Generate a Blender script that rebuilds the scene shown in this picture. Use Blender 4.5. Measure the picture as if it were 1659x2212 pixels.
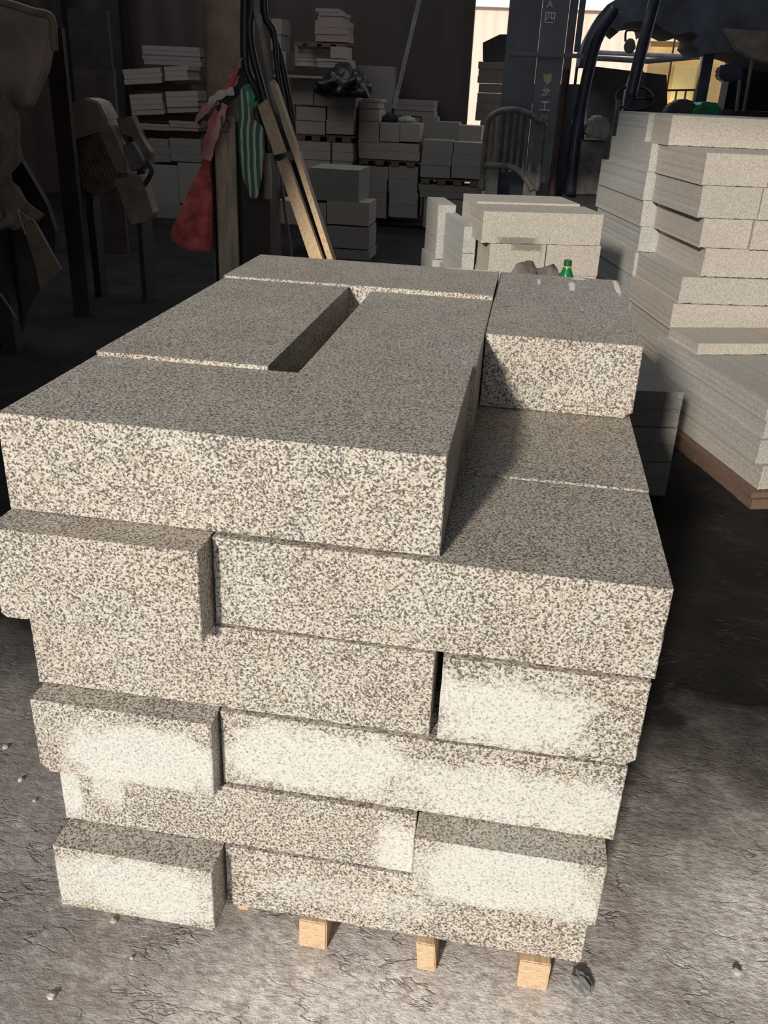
import bpy, bmesh, math, random
from mathutils import Vector, Matrix, noise as mnoise
random.seed(7)
for o in list(bpy.data.objects): bpy.data.objects.remove(o)
SC = bpy.context.scene
COL = SC.collection
# ---------------------------------------------------------------- camera
FPX = 1922.33
CAM = Vector((0.9918, -1.5142, 1.8705))
RM = ((0.9861213494602277, 0.16075787543207223, 0.04149204291531259),
      (0.1062712042807735, -0.4191659631899187, -0.9016686345003728),
      (-0.12755828189276425, 0.8935640999881425, -0.4304324382884219))
cd = bpy.data.cameras.new('camera'); cam = bpy.data.objects.new('camera', cd); COL.objects.link(cam)
rot = Matrix((RM[0], [-a for a in RM[1]], [-a for a in RM[2]])).transposed()
cam.matrix_world = Matrix.Translation(CAM) @ rot.to_4x4()
cd.sensor_fit = 'VERTICAL'; cd.sensor_height = 36; cd.lens = FPX * 36 / 2212
cd.clip_start = 0.05; cd.clip_end = 300
SC.camera = cam
# ---------------------------------------------------------------- light
W = bpy.data.worlds.new('sky'); SC.world = W; W.use_nodes = True
bg = W.node_tree.nodes['Background']; bg.inputs[0].default_value = (0.88, 0.92, 1.0, 1); bg.inputs[1].default_value = 1.15
sl = bpy.data.lights.new('sun', 'SUN'); sun = bpy.data.objects.new('sun', sl); COL.objects.link(sun)
sl.energy = 4.2; sl.angle = math.radians(4); sl.color = (1.0, 0.915, 0.79)
sun.rotation_euler = Vector((0.14, 0.56, -0.20)).to_track_quat('-Z', 'Y').to_euler(); sun.location = (-3, -10, 8)
vs = SC.view_settings; vs.view_transform = 'Standard'; vs.look = 'None'; vs.gamma = 1; vs.use_curve_mapping = False
vs.exposure = 0.0
SC.cycles.max_bounces = 8; SC.cycles.diffuse_bounces = 5

# ---------------------------------------------------------------- layout: a point seen at pixel (u, v) that stands on the plane y = Y
def ray(u, v):
    q = ((u - 829.5) / FPX, (v - 1106) / FPX, 1.0)
    return Vector([sum(RM[r][k] * q[r] for r in range(3)) for k in range(3)])
def P(u, v, Y):
    d = ray(u, v); return CAM + d * ((Y - CAM.y) / d.y)

# ---------------------------------------------------------------- node helpers
class G:
    def __init__(s, name):
        s.m = bpy.data.materials.new(name); s.m.use_nodes = True; s.t = s.m.node_tree; s.n = s.t.nodes
        s.b = s.n['Principled BSDF']; s.tc = s.n.new('ShaderNodeTexCoord')
    def put(s, inp, v):
        if hasattr(v, 'is_output'): s.t.links.new(v, inp)
        elif isinstance(v, (tuple, list)) and len(v) == 3 and inp.type == 'RGBA': inp.default_value = (*v, 1)
        else: inp.default_value = v
    def math(s, op, a, b=0.0, clamp=False, c=None):
        n = s.n.new('ShaderNodeMath'); n.operation = op; n.use_clamp = clamp
        s.put(n.inputs[0], a); s.put(n.inputs[1], b)
        if c is not None: s.put(n.inputs[2], c)
        return n.outputs[0]
    def mix(s, f, a, b, mode='MIX'):
        n = s.n.new('ShaderNodeMix'); n.data_type = 'RGBA'; n.blend_type = mode
        s.put(n.inputs[0], f); s.put(n.inputs[6], a); s.put(n.inputs[7], b); return n.outputs[2]
    def vec(s, loc=(0, 0, 0), sca=(1, 1, 1), src=None):
        n = s.n.new('ShaderNodeMapping'); s.put(n.inputs[0], src or s.tc.outputs['Object'])
        n.inputs[1].default_value = loc; n.inputs[3].default_value = sca; return n.outputs[0]
    def noise(s, scale, detail=3, rough=.5, v=None, dist=0):
        n = s.n.new('ShaderNodeTexNoise'); s.put(n.inputs['Vector'], v or s.tc.outputs['Object'])
        n.inputs['Scale'].default_value = scale; n.inputs['Detail'].default_value = detail
        n.inputs['Roughness'].default_value = rough; n.inputs['Distortion'].default_value = dist; return n.outputs[0]
    def voro(s, scale, v=None, out=1, feat='F1'):
        n = s.n.new('ShaderNodeTexVoronoi'); n.feature = feat; s.put(n.inputs['Vector'], v or s.tc.outputs['Object'])
        n.inputs['Scale'].default_value = scale; return n.outputs[out]
    def ramp(s, f, stops, interp='LINEAR'):
        n = s.n.new('ShaderNodeValToRGB'); r = n.color_ramp; r.interpolation = interp
        while len(r.elements) > 1: r.elements.remove(r.elements[-1])
        for i, (p, c) in enumerate(stops):
            e = r.elements[0] if i == 0 else r.elements.new(p)
            e.position = p; e.color = (*c, 1) if isinstance(c, (tuple, list)) else (c, c, c, 1)
        s.put(n.inputs[0], f); return n.outputs[0]
    def bump(s, h, strength=.3, dist=.01):
        n = s.n.new('ShaderNodeBump'); n.inputs['Strength'].default_value = strength; n.inputs['Distance'].default_value = dist
        s.put(n.inputs['Height'], h); s.t.links.new(n.outputs[0], s.b.inputs['Normal'])
    def out(s, col=None, rough=None, metal=None):
        if col is not None: s.put(s.b.inputs['Base Color'], col)
        if rough is not None: s.put(s.b.inputs['Roughness'], rough)
        if metal is not None: s.put(s.b.inputs['Metallic'], metal)
        return s.m

def granite(name, dark=(.085, .075, .068), mid=(.30, .275, .24), light=(.50, .475, .42), scale=335, patches=(), top=(), rough=.55, soft=0.0, seed=0, contrast=1.0, dusty=(.60, .595, .555)):
    g = G(name)
    v = g.vec(loc=(seed * 1.7, seed * .9, seed * 2.3))
    w = g.noise(scale * .50, 2, .6, v)
    cell = g.n.new('ShaderNodeSeparateColor'); g.t.links.new(g.voro(scale, v), cell.inputs[0])
    k = g.math('ADD', g.math('MULTIPLY', w, 1.2), g.math('MULTIPLY', cell.outputs[0], .42))      # about .35 .. 1.25
    big = g.noise(7, 3, .6, v)
    k = g.math('ADD', k, g.math('MULTIPLY', g.math('SUBTRACT', big, .5), .16))
    wet = g.ramp(k, [(.63, dark), (.76, mid), (.89, light), (1.0, tuple(min(1, c * 1.15) for c in light))])
    tint = g.noise(16, 2, .5, v)
    wet = g.mix(g.math('MULTIPLY', g.ramp(tint, [(.52, 0), (.72, 1)]), .22), wet, (.80, .70, .44), 'MULTIPLY')
    wet = g.mix(g.math('MULTIPLY', g.ramp(g.noise(5, 3, .6, g.vec(loc=(seed * 3.1, 5, seed))), [(.42, 0), (.62, 1)]), .5), wet, (1.0, .90, .86), 'MULTIPLY')
    dry = g.ramp(k, [(.50, tuple(c * .45 for c in dusty)), (.66, tuple(c * .78 for c in dusty)), (.86, dusty)])
    col = wet
    if patches:
        sep = g.n.new('ShaderNodeSeparateXYZ'); g.t.links.new(g.tc.outputs['Object'], sep.inputs[0])
        rag = g.math('MULTIPLY', g.math('SUBTRACT', g.noise(13, 5, .65, v), .5), 1.3)
        tot = None
        for (cx, cz, rx, rz, amt) in patches:
            ax = g.math('DIVIDE', g.math('SUBTRACT', sep.outputs[0], cx), rx)
            az = g.math('DIVIDE', g.math('SUBTRACT', sep.outputs[2], cz), rz)
            d = g.math('POWER', g.math('ADD', g.math('POWER', g.math('ABSOLUTE', ax), 3.0), g.math('POWER', g.math('ABSOLUTE', az), 3.0)), .333)
            m = g.math('SUBTRACT', g.math('SUBTRACT', 1.0, d), rag)
            m = g.math('MULTIPLY', g.ramp(m, [(0.0, 0), (.36, 1)]), amt)
            tot = m if tot is None else g.math('MAXIMUM', tot, m)
        geo = g.n.new('ShaderNodeNewGeometry'); sn = g.n.new('ShaderNodeSeparateXYZ'); g.t.links.new(geo.outputs['True Normal'], sn.inputs[0])
        face = g.math('LESS_THAN', sn.outputs[1], -.4)
        tot = g.math('MULTIPLY', tot, g.math('ADD', g.math('MULTIPLY', face, .72), .28))
        col = g.mix(tot, wet, dry)
    if top:      # wet glints painted as white marks on the upper face (x, y, rx, ry)
        sep = g.n.new('ShaderNodeSeparateXYZ'); g.t.links.new(g.tc.outputs['Object'], sep.inputs[0]); tt = None
        rg_ = g.math('MULTIPLY', g.math('SUBTRACT', g.noise(70, 4, .7, v), .5), 1.6)
        for (cx, cy, rx, ry) in top:
            ax = g.math('DIVIDE', g.math('SUBTRACT', sep.outputs[0], cx), rx); ay = g.math('DIVIDE', g.math('SUBTRACT', sep.outputs[1], cy), ry)
            d = g.math('SQRT', g.math('ADD', g.math('MULTIPLY', ax, ax), g.math('MULTIPLY', ay, ay)))
            m = g.ramp(g.math('SUBTRACT', g.math('SUBTRACT', 1.0, d), rg_), [(0, 0), (.15, 1)]); tt = m if tt is None else g.math('MAXIMUM', tt, m)
        col = g.mix(tt, col, (.86, .86, .84))
    if soft: col = g.mix(soft, col, tuple((a + b) * .47 for a, b in zip(mid, light)))
    g.bump(g.math('ADD', w, g.math('MULTIPLY', cell.outputs[0], .3)), .18, .002)
    return g.out(col, rough)

def pale_granite(name, base=(.48, .46, .42), rough=.7, seed=0, streak=0.0, stain=None):
    g = G(name); v = g.vec(loc=(seed, seed * 2, seed * 3))
    n1 = g.noise(120, 3, .7, v); n2 = g.noise(4, 4, .6, v)
    lo = tuple(c * .66 for c in base); hi = tuple(min(1, c * 1.22) for c in base)
    col = g.ramp(n1, [(.38, lo), (.62, hi)])
    col = g.mix(g.math('MULTIPLY', n2, .45), col, tuple(c * .7 for c in base))
    if streak:
        s_ = g.noise(1, 4, .6, g.vec(sca=(2, 2, 60)))
        col = g.mix(g.math('MULTIPLY', g.ramp(s_, [(.4, 0), (.65, 1)]), streak), col, tuple(c * .5 for c in base))
    if stain:      # oily smudge rubbed on the stone
        cx, cz, rx, rz = stain; sep = g.n.new('ShaderNodeSeparateXYZ'); g.t.links.new(g.tc.outputs['Object'], sep.inputs[0])
        ax = g.math('ABSOLUTE', g.math('DIVIDE', g.math('SUBTRACT', sep.outputs[0], cx), rx)); az = g.math('ABSOLUTE', g.math('DIVIDE', g.math('SUBTRACT', sep.outputs[2], cz), rz))
        m = g.math('SUBTRACT', 1.0, g.math('MAXIMUM', ax, az)); m = g.math('ADD', m, g.math('MULTIPLY', g.math('SUBTRACT', g.noise(25, 4), .5), .5))
        col = g.mix(g.math('MULTIPLY', g.ramp(m, [(0, 0), (.3, 1)]), .75), col, tuple(c * .3 for c in base))
    g.bump(n1, .2, .003)
    return g.out(col, rough)

def plain(name, c, rough=.6, metal=0, var=.35, scale=8, bump=.15, stretch=(1, 1, 1)):
    g = G(name); v = g.vec(sca=stretch); n = g.noise(scale, 4, .6, v)
    col = g.mix(g.ramp(n, [(.35, 0), (.7, 1)]), tuple(x * (1 - var) for x in c), tuple(min(1, x * (1 + var * .6)) for x in c))
    if bump: g.bump(n, bump, .01)
    return g.out(col, rough, metal)

def wood(name, c, ax=(1, 14, 14)):
    g = G(name); n = g.noise(9, 4, .6, g.vec(sca=ax), 1.2)
    col = g.ramp(n, [(.3, tuple(x * .62 for x in c)), (.55, c), (.75, tuple(min(1, x * 1.25) for x in c))])
    g.bump(n, .25, .004); return g.out(col, .7)

def corrugated(name, c, axis=0, pitch=9, rough=.55, var=.3):
    g = G(name); sep = g.n.new('ShaderNodeSeparateXYZ'); g.t.links.new(g.tc.outputs['Object'], sep.inputs[0])
    s_ = g.math('SINE', g.math('MULTIPLY', sep.outputs[axis], pitch * 2 * math.pi))
    n = g.noise(1.2, 4, .6, g.vec(sca=(2, 2, .6)))
    col = g.mix(g.ramp(n, [(.3, 0), (.7, 1)]), tuple(x * (1 - var) for x in c), c)
    g.bump(s_, .6, .02); return g.out(col, rough)

# ---------------------------------------------------------------- mesh helpers
def link(name, bm, mat, parent=None, smooth=False, origin=None):
    me = bpy.data.meshes.new(name)
    bmesh.ops.recalc_face_normals(bm, faces=bm.faces[:])
    if origin is None:
        xs = [v.co for v in bm.verts]
        if parent is None:
            origin = Vector(((min(v.x for v in xs) + max(v.x for v in xs)) / 2, (min(v.y for v in xs) + max(v.y for v in xs)) / 2, min(v.z for v in xs)))
        else: origin = Vector(parent['_o']) if '_o' in parent else Vector(parent.location)
    else: origin = Vector(origin)
    bmesh.ops.translate(bm, verts=bm.verts[:], vec=-origin)
    bm.to_mesh(me); bm.free()
    if smooth:
        for p in me.polygons: p.use_smooth = True
    me.materials.append(mat)
    o = bpy.data.objects.new(name, me); COL.objects.link(o)
    if parent is None: o.location = origin
    else: o.parent = parent; o.location = origin - wpos(parent)
    return o
def wpos(o):
    p = Vector(o.location)
    while o.parent: o = o.parent; p += Vector(o.location)
    return p
def tag(o, label=None, cat=None, group=None, kind=None):
    if label: o['label'] = label
    if cat: o['category'] = cat
    if group: o['group'] = group
    if kind: o['kind'] = kind
    return o
def empty(name, loc, label, cat, group=None):
    o = bpy.data.objects.new(name, None); o.location = loc; o.empty_display_size = .1; COL.objects.link(o)
    return tag(o, label, cat, group)
def part(name, bm, mat, parent, smooth=False, label=None):
    o = link(name, bm, mat, parent, smooth, origin=wpos(parent))
    if label: o['label'] = label
    return o
def abox(bm, x0, x1, y0, y1, z0, z1, M=None):
    vs_ = [bm.verts.new(Vector((x, y, z))) for x in (x0, x1) for y in (y0, y1) for z in (z0, z1)]
    for f in ((0, 1, 3, 2), (4, 6, 7, 5), (0, 4, 5, 1), (2, 3, 7, 6), (0, 2, 6, 4), (1, 5, 7, 3)): bm.faces.new([vs_[i] for i in f])
    if M: bmesh.ops.transform(bm, matrix=M, verts=vs_)
    return vs_
def box(x0, x1, y0, y1, z0, z1, bev=0.0, M=None):
    bm = bmesh.new(); abox(bm, x0, x1, y0, y1, z0, z1)
    if bev: bmesh.ops.bevel(bm, geom=bm.edges[:], offset=bev, segments=2, affect='EDGES')
    if M: bmesh.ops.transform(bm, matrix=M, verts=bm.verts[:])
    return bm
def apoly(bm, pts, dv):                       # closed outline (3D points) extruded along vector dv
    a = [bm.verts.new(p) for p in pts]; b = [bm.verts.new(p + dv) for p in pts]; n = len(a)
    bm.faces.new(a); bm.faces.new(list(reversed(b)))
    for i in range(n): bm.faces.new((a[i], a[(i + 1) % n], b[(i + 1) % n], b[i]))
def pxprism(pts, Y, depth, bm=None, bev=0):   # outline of pixels on the plane y = Y with real thickness
    bm = bm or bmesh.new(); apoly(bm, [P(u, v, Y) for u, v in pts], Vector((0, depth, 0)))
    if bev: bmesh.ops.bevel(bm, geom=bm.edges[:], offset=bev, segments=2, affect='EDGES')
    return bm
def atube(bm, pts, r, seg=8, r2=None):
    pts = [Vector(p) for p in pts]; rings = []; up = Vector((.13, .31, .94)).normalized()
    for i, p in enumerate(pts):
        t = (pts[min(i + 1, len(pts) - 1)] - pts[max(i - 1, 0)]).normalized()
        a = t.cross(up)
        if a.length < .05: a = t.cross(Vector((1, 0, 0)))
        a.normalize(); b = t.cross(a)
        rr = r if r2 is None else r + (r2 - r) * i / (len(pts) - 1)
        rings.append([bm.verts.new(p + (a * math.cos(k * 2 * math.pi / seg) + b * math.sin(k * 2 * math.pi / seg)) * rr) for k in range(seg)])
    for i in range(len(rings) - 1):
        for k in range(seg): bm.faces.new((rings[i][k], rings[i][(k + 1) % seg], rings[i + 1][(k + 1) % seg], rings[i + 1][k]))
    bm.faces.new(rings[0]); bm.faces.new(list(reversed(rings[-1])))
def smoothpath(pts, n=6):
    pts = [Vector(p) for p in pts]; out = []
    for i in range(len(pts) - 1):
        p0, p1, p2, p3 = pts[max(i - 1, 0)], pts[i], pts[i + 1], pts[min(i + 2, len(pts) - 1)]
        for k in range(n):
            t = k / n
            out.append(.5 * ((2 * p1) + (p2 - p0) * t + (2 * p0 - 5 * p1 + 4 * p2 - p3) * t * t + (3 * p1 - p0 - 3 * p2 + p3) * t ** 3))
    return out + [pts[-1]]
def tube(pts, r, seg=10, bm=None, smooth=True, r2=None):
    bm = bm or bmesh.new(); atube(bm, smoothpath(pts) if smooth else pts, r, seg, r2); return bm
def sack(rings, Y, ratio=.6, folds=7, amp=.07, seg=40, seed=0):    # rings: (v, u_left, u_right) at plane Y
    bm = bmesh.new(); prev = None; first = None
    vs_ = []
    for i in range(len(rings) - 1):
        for k in range(4):
            t = k / 4; vs_.append(tuple(a + (b - a) * t for a, b in zip(rings[i], rings[i + 1])))
    vs_.append(rings[-1])
    for v, uL, uR in vs_:
        L, R_ = P(uL, v, Y), P(uR, v, Y); c = (L + R_) / 2; r = (R_ - L).length / 2; ring = []
        for k in range(seg):
            a = k * 2 * math.pi / seg
            w = 1 + amp * math.sin(folds * a + seed + 2 * mnoise.noise(Vector((0, 0, c.z * 6 + seed)))) + amp * mnoise.noise(Vector((math.cos(a) * 2, math.sin(a) * 2, c.z * 12 + seed)))
            ring.append(bm.verts.new(c + Vector((math.cos(a) * r * w, math.sin(a) * max(r * ratio, .008) * w, 0))))
        if prev:
            for k in range(seg): bm.faces.new((prev[k], prev[(k + 1) % seg], ring[(k + 1) % seg], ring[k]))
        else: first = ring
        prev = ring
    bm.faces.new(first); bm.faces.new(list(reversed(prev))); return bm
def ribbon(pts, w, th=.006):                  # flat strap following 3D points, width in x-z, small thickness in y
    bm = bmesh.new(); pts = smoothpath(pts, 5); secs = []
    for i, p in enumerate(pts):
        t = (pts[min(i + 1, len(pts) - 1)] - pts[max(i - 1, 0)]); t.y = 0; t.normalize()
        n = Vector((t.z, .35 * math.sin(i * .7), -t.x)).normalized() * (w / 2) * (1 + .25 * math.sin(i * 1.3))
        q = Vector((0, th, 0)); secs.append([bm.verts.new(x) for x in (p - n, p + n, p + n + q, p - n + q)])
    for a, b in zip(secs, secs[1:]):
        for k in range(4): bm.faces.new((a[k], a[(k + 1) % 4], b[(k + 1) % 4], b[k]))
    bm.faces.new(secs[0]); bm.faces.new(list(reversed(secs[-1]))); return bm
def outline(pts, seed, wob=(.0012, .0035, .002)):      # irregular sawn outline in x-z, pts counter-clockwise from lower left
    res = []
    n = len(pts)
    for i in range(n):
        a, b = pts[i], pts[(i + 1) % n]; L = math.hypot(b[0] - a[0], b[1] - a[1]); k = max(1, int(L / .016))
        hor = abs(b[0] - a[0]) > abs(b[1] - a[1])
        low = hor and (a[1] + b[1]) / 2 < sum(p[1] for p in pts) / n
        amp = (wob[1] if low else wob[0]) if hor else wob[2]
        for j in range(k):
            t = j / k; x = a[0] + (b[0] - a[0]) * t; z = a[1] + (b[1] - a[1]) * t
            q = amp * (mnoise.noise(Vector((x * 30 + seed, z * 30, seed * 3.1))) + .5 * mnoise.noise(Vector((x * 110 + seed, z * 110, seed))))
            if j == 0: q = 0
            # the wobble only ever cuts into the stone
            q = -abs(q)
            if hor: z += q if not low else -q
            else: x += -q if x < sum(p[0] for p in pts) / n else q
            res.append((x, z))
    return res
def stone_bm(x0, x1, y0, y1, z0, z1, seed=0, chipL=0, chipR=0, bev=.0022, M=None, wob=(.0012, .0035, .002)):
    pts = []
    pts += [(x0, z0 + chipL * .8), (x0 + chipL, z0)] if chipL else [(x0, z0)]
    pts += [(x1 - chipR, z0), (x1, z0 + chipR * .8)] if chipR else [(x1, z0)]
    pts += [(x1, z1), (x0, z1)]
    o = outline(pts, seed, wob); cx = (x0 + x1) / 2; cz = (z0 + z1) / 2
    bm = bmesh.new()
    def ring(y, ins):
        return [bm.verts.new((x + (ins if x < cx else -ins) * (1 if abs(x - cx) > (x1 - x0) / 2 - .02 else 0), y, z + (ins if z < cz else -ins) * (1 if abs(z - cz) > (z1 - z0) / 2 - .02 else 0))) for x, z in o]
    rs = [ring(y0, bev), ring(y0 + bev, 0), ring(y1 - bev, 0), ring(y1, bev)]
    for a, b in zip(rs, rs[1:]):
        for k in range(len(a)): bm.faces.new((a[k], a[(k + 1) % len(a)], b[(k + 1) % len(a)], b[k]))
    bm.faces.new(rs[0]); bm.faces.new(list(reversed(rs[-1])))
    if M: bmesh.ops.transform(bm, matrix=M, verts=bm.verts[:])
    return bm
SEED = [0]
def stone(name, x0, x1, y0, y1, z0, z1, mat, label, cat='stone block', group=None, chipL=0, chipR=0, M=None, rough=1, keep=False):
    SEED[0] += 1.37
    g_ = .0006
    bm = stone_bm(x0 + g_, x1 - g_, y0, y1, z0 + .0004, z1, SEED[0], chipL, chipR, M=M, wob=(.0012 * rough, .0035 * rough, .002 * rough))
    o = link(name, bm, mat, origin=(0, 0, 0) if keep else None)
    return tag(o, label, cat, group)

# ================================================================ MATERIALS
M_floor = None
def floor_mat():
    g = G('dusty_yard_floor'); sep = g.n.new('ShaderNodeSeparateXYZ'); g.t.links.new(g.tc.outputs['Object'], sep.inputs[0])
    n1 = g.noise(2.2, 5, .6); n2 = g.noise(11, 6, .65, None, .6); n3 = g.noise(60, 3, .6)
    dry = g.ramp(n2, [(.32, (.40, .355, .335)), (.52, (.58, .535, .51)), (.68, (.80, .76, .73))])
    # pale stone-dust spill beside the pallet
    def blob(cx, cy, rx, ry):
        ax = g.math('DIVIDE', g.math('SUBTRACT', sep.outputs[0], cx), rx); ay = g.math('DIVIDE', g.math('SUBTRACT', sep.outputs[1], cy), ry)
        return g.math('SQRT', g.math('ADD', g.math('MULTIPLY', ax, ax), g.math('MULTIPLY', ay, ay)))
    rag = g.math('MULTIPLY', g.math('SUBTRACT', g.noise(9, 6, .7), .5), 1.6)
    d = g.math('MINIMUM', blob(1.0, -.30, .75, .34), blob(1.95, .20, .50, .40))
    m = g.ramp(g.math('SUBTRACT', g.math('SUBTRACT', 1.1, d), rag), [(0, 0), (.6, 1)])
    patchy = g.ramp(g.noise(34, 7, .78), [(.40, (.55, .49, .45)), (.50, (.86, .81, .76)), (.60, (.97, .95, .92))])
    dry = g.mix(g.math('MULTIPLY', g.ramp(g.noise(38, 6, .75), [(.42, 1), (.60, 0)]), .55), dry, (.30, .255, .235))
    col = g.mix(g.math('MULTIPLY', m, .95), dry, patchy)
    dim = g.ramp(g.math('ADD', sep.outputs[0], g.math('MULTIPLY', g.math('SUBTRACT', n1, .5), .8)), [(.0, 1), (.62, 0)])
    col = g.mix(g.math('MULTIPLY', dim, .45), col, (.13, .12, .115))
    # shed shade farther inside, painted into the floor as a dark colour
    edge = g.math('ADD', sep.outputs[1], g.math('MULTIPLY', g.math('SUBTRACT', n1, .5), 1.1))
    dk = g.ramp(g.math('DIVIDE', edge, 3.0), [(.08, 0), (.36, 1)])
    shadec = g.ramp(n1, [(.35, (.009, .009, .0085)), (.65, (.026, .022, .020))])
    col = g.mix(dk, col, shadec)
    far = g.ramp(g.math('DIVIDE', sep.outputs[1], 30.0), [(.5, 0), (.55, 1)])
    col = g.mix(far, col, (.45, .42, .38))
    crk = g.voro(16, g.vec(sca=(1, 1.7, 1), src=None), 0)
    wv = g.math('ABSOLUTE', g.math('SUBTRACT', g.noise(7, 4, .55, g.vec(sca=(.8, 1.8, 1)), .3), .5))
    crack = g.ramp(wv, [(0, 0), (.02, 1)])
    where = g.ramp(g.noise(4, 3, .6, g.vec(loc=(3, 1, 0))), [(.45, 0), (.6, 1)])
    crack = g.math('SUBTRACT', 1.0, g.math('MULTIPLY', where, g.math('SUBTRACT', 1.0, crack)))
    col = g.mix(g.math('MULTIPLY', g.math('SUBTRACT', 1.0, crack), .45), col, (.10, .085, .08))
    h = g.math('ADD', g.math('MULTIPLY', crack, .30), g.math('ADD', g.math('MULTIPLY', g.noise(30, 6, .72, g.vec(sca=(.9, 1.3, 1)), .1), .9), g.math('MULTIPLY', n3, .18)))
    g.bump(h, .9, .016)
    g.b.inputs['Specular IOR Level'].default_value = .2
    return g.out(col, g.mix(dk, (.9,) * 3, (.85,) * 3))
M_dark = plain('dark_shed_steel', (.035, .032, .033), .5)
M_shed = corrugated('shed_sheet', (.085, .062, .053), 0, 2.2)
M_roof = corrugated('roof_sheet', (.10, .10, .10), 0, 4)
M_pallet = wood('pallet_wood', (.16, .10, .075), (14, 1, 14))
M_bear = wood('bearer_wood', (.60, .43, .27), (8, 1, 30))
M_gr = granite('wet_granite')
PG = [pale_granite('sawn_granite_%s' % n, b, seed=i) for i, (n, b) in enumerate((('pale', (.44, .415, .38)), ('cream', (.47, .435, .395)), ('grey', (.42, .41, .385)), ('cool', (.41, .41, .395))))]
M_streak = pale_granite('sawn_granite_streaked', (.33, .32, .30), streak=.6, seed=9)
BK = [pale_granite('stored_granite_%s' % n, b, seed=i + 20) for i, (n, b) in enumerate((('pale', (.40, .345, .295)), ('grey', (.32, .285, .25)), ('green', (.24, .24, .20)), ('brown', (.36, .28, .235))))]

# ================================================================ SETTING
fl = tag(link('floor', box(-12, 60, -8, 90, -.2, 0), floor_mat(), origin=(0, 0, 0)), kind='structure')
wb = P(1020, 100, 13.5).x
def st(name, bm, mat): return tag(link(name, bm, mat, origin=(0, 0, 0)), kind='structure')
st('wall_back', box(-12, wb, 13.5, 13.62, 0, 6.6), M_shed)
st('wall_left', box(-9.1, -9, -2.2, 13.5, 0, 6.6), M_shed)
bmf = box(-9, -1.75, -2.25, -2.1, 0, 6.6); abox(bmf, 1.55, 12, -2.25, -2.1, 0, 6.6); abox(bmf, -1.75, 1.55, -2.25, -2.1, 4.45, 6.6)  # unseen wall added behind the camera, its doorway sized to shape the sun patch
st('wall_front_added', bmf, M_shed)
st('wall_right_added', box(12, 12.1, -2.2, 13.5, 0, 6.6), M_shed)  # unseen wall added to cut sky light from the right
bmc = box(-9, 12, -2.25, 5.0, 6.6, 6.7)
for x0_, x1_, y0_, y1_ in ((-9, -7.5, 5, 13.6), (1.0, 12, 5, 13.6), (-7.5, 1.0, 11.0, 13.6)): abox(bmc, x0_, x1_, y0_, y1_, 6.6, 6.7)  # unseen roof gap added so sky light fills the back stacks
st('ceiling_added_gap', bmc, M_roof)
# ================================================================ MAIN PILE
Z = [1.265, 1.056, .850, .643, .446, .276, .089]
def mg(seed, patches=(), **k): return granite('speckled_granite', seed=seed, patches=patches, **k)
# top layer: L-shaped slab, cut around a slot
o_ = mg(1); SEED[0] = 1
bm = bmesh.new()
Lp = [(0, 0), (.888, 0), (.888, .60), (.9, .63), (.9, 1.396), (.5, 1.396), (.5, .66), (.5, .431), (0, .431)]
apoly(bm, [Vector((x, y, Z[1] + .001)) for x, y in Lp], Vector((0, 0, Z[0] - Z[1] - .001)))
bmesh.ops.bevel(bm, geom=bm.edges[:], offset=.0022, segments=1, affect='EDGES')
tag(link('granite_slab', bm, o_, origin=(0, 0, 0)), 'large L-shaped speckled granite slab at the front of the top layer, beside the open slot', 'stone slab')
tag(link('granite_slab', stone_bm(.002, .425, .434, 1.392, Z[1] + .001, Z[0] + .009, 3.3), mg(2), origin=(0, 0, 0)), 'speckled granite slab left of the dark slot, top layer of the near pile', 'stone slab')
tag(link('granite_slab', stone_bm(-.004, .899, 1.40, 1.842, Z[1] + .001, Z[0] + .014, 5.1), mg(3, top=[(.79, 1.835, .10, .012)]), origin=(0, 0, 0)), 'speckled granite slab across the back of the top layer', 'stone slab')
tag(link('granite_block', stone_bm(.903, 1.331, .94, 1.90, Z[1] + .001, Z[0] + .002, 6.1, 0, .025), mg(4, top=[(1.045, 1.76, .006, .06), (1.16, 1.72, .012, .09), (1.19, 1.87, .03, .02), (1.318, 1.75, .01, .14)]), origin=(0, 0, 0)), 'thick granite block at the back right, casting light off its pale speckled front face', 'stone block')
# second layer
stone('granite_block', 0.0, .434, -.089, 1.84, Z[2], Z[1], mg(5), 'left granite block of the second layer, jutting out under the big L-shaped slab', group=None, chipL=.012, keep=True)
stone('granite_block', .436, 1.327, -.016, .437, Z[2], Z[1] - .003, mg(6), 'wide granite block of the second layer, its bare top showing at the right', keep=True)
stone('granite_block', .436, 1.329, .440, 2.40, Z[2], Z[1], mg(7), 'granite block carrying the thick back right block, with the green bottle at its far end', keep=True)
# third
stone('granite_block', .020, .897, -.025, 1.86, Z[3], Z[2], mg(8), 'long granite block of the third layer, left of the narrow dark gap', keep=True)
stone('granite_block', .912, 1.319, -.032, 2.35, Z[3], Z[2], mg(9, [(1.05, .735, .19, .10, 1.0)]), 'granite block right of the narrow dark gap, with a big pale dust patch', chipR=.022, keep=True)
# fourth
stone('granite_block', .032, .441, -.087, 1.84, Z[4], Z[3], mg(10, [(.285, .52, .22, .105, 1.0)]), 'left granite block of the fourth layer, jutting out with a pale dusty front', chipL=.025, keep=True)
stone('granite_block', .444, 1.306, -.039, 1.9, Z[4], Z[3], mg(11, [(.64, .545, .25, .10, 1.0), (1.08, .52, .34, .085, .95)]), 'long granite block of the fourth layer with whitish dust along its front', keep=True)
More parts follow.
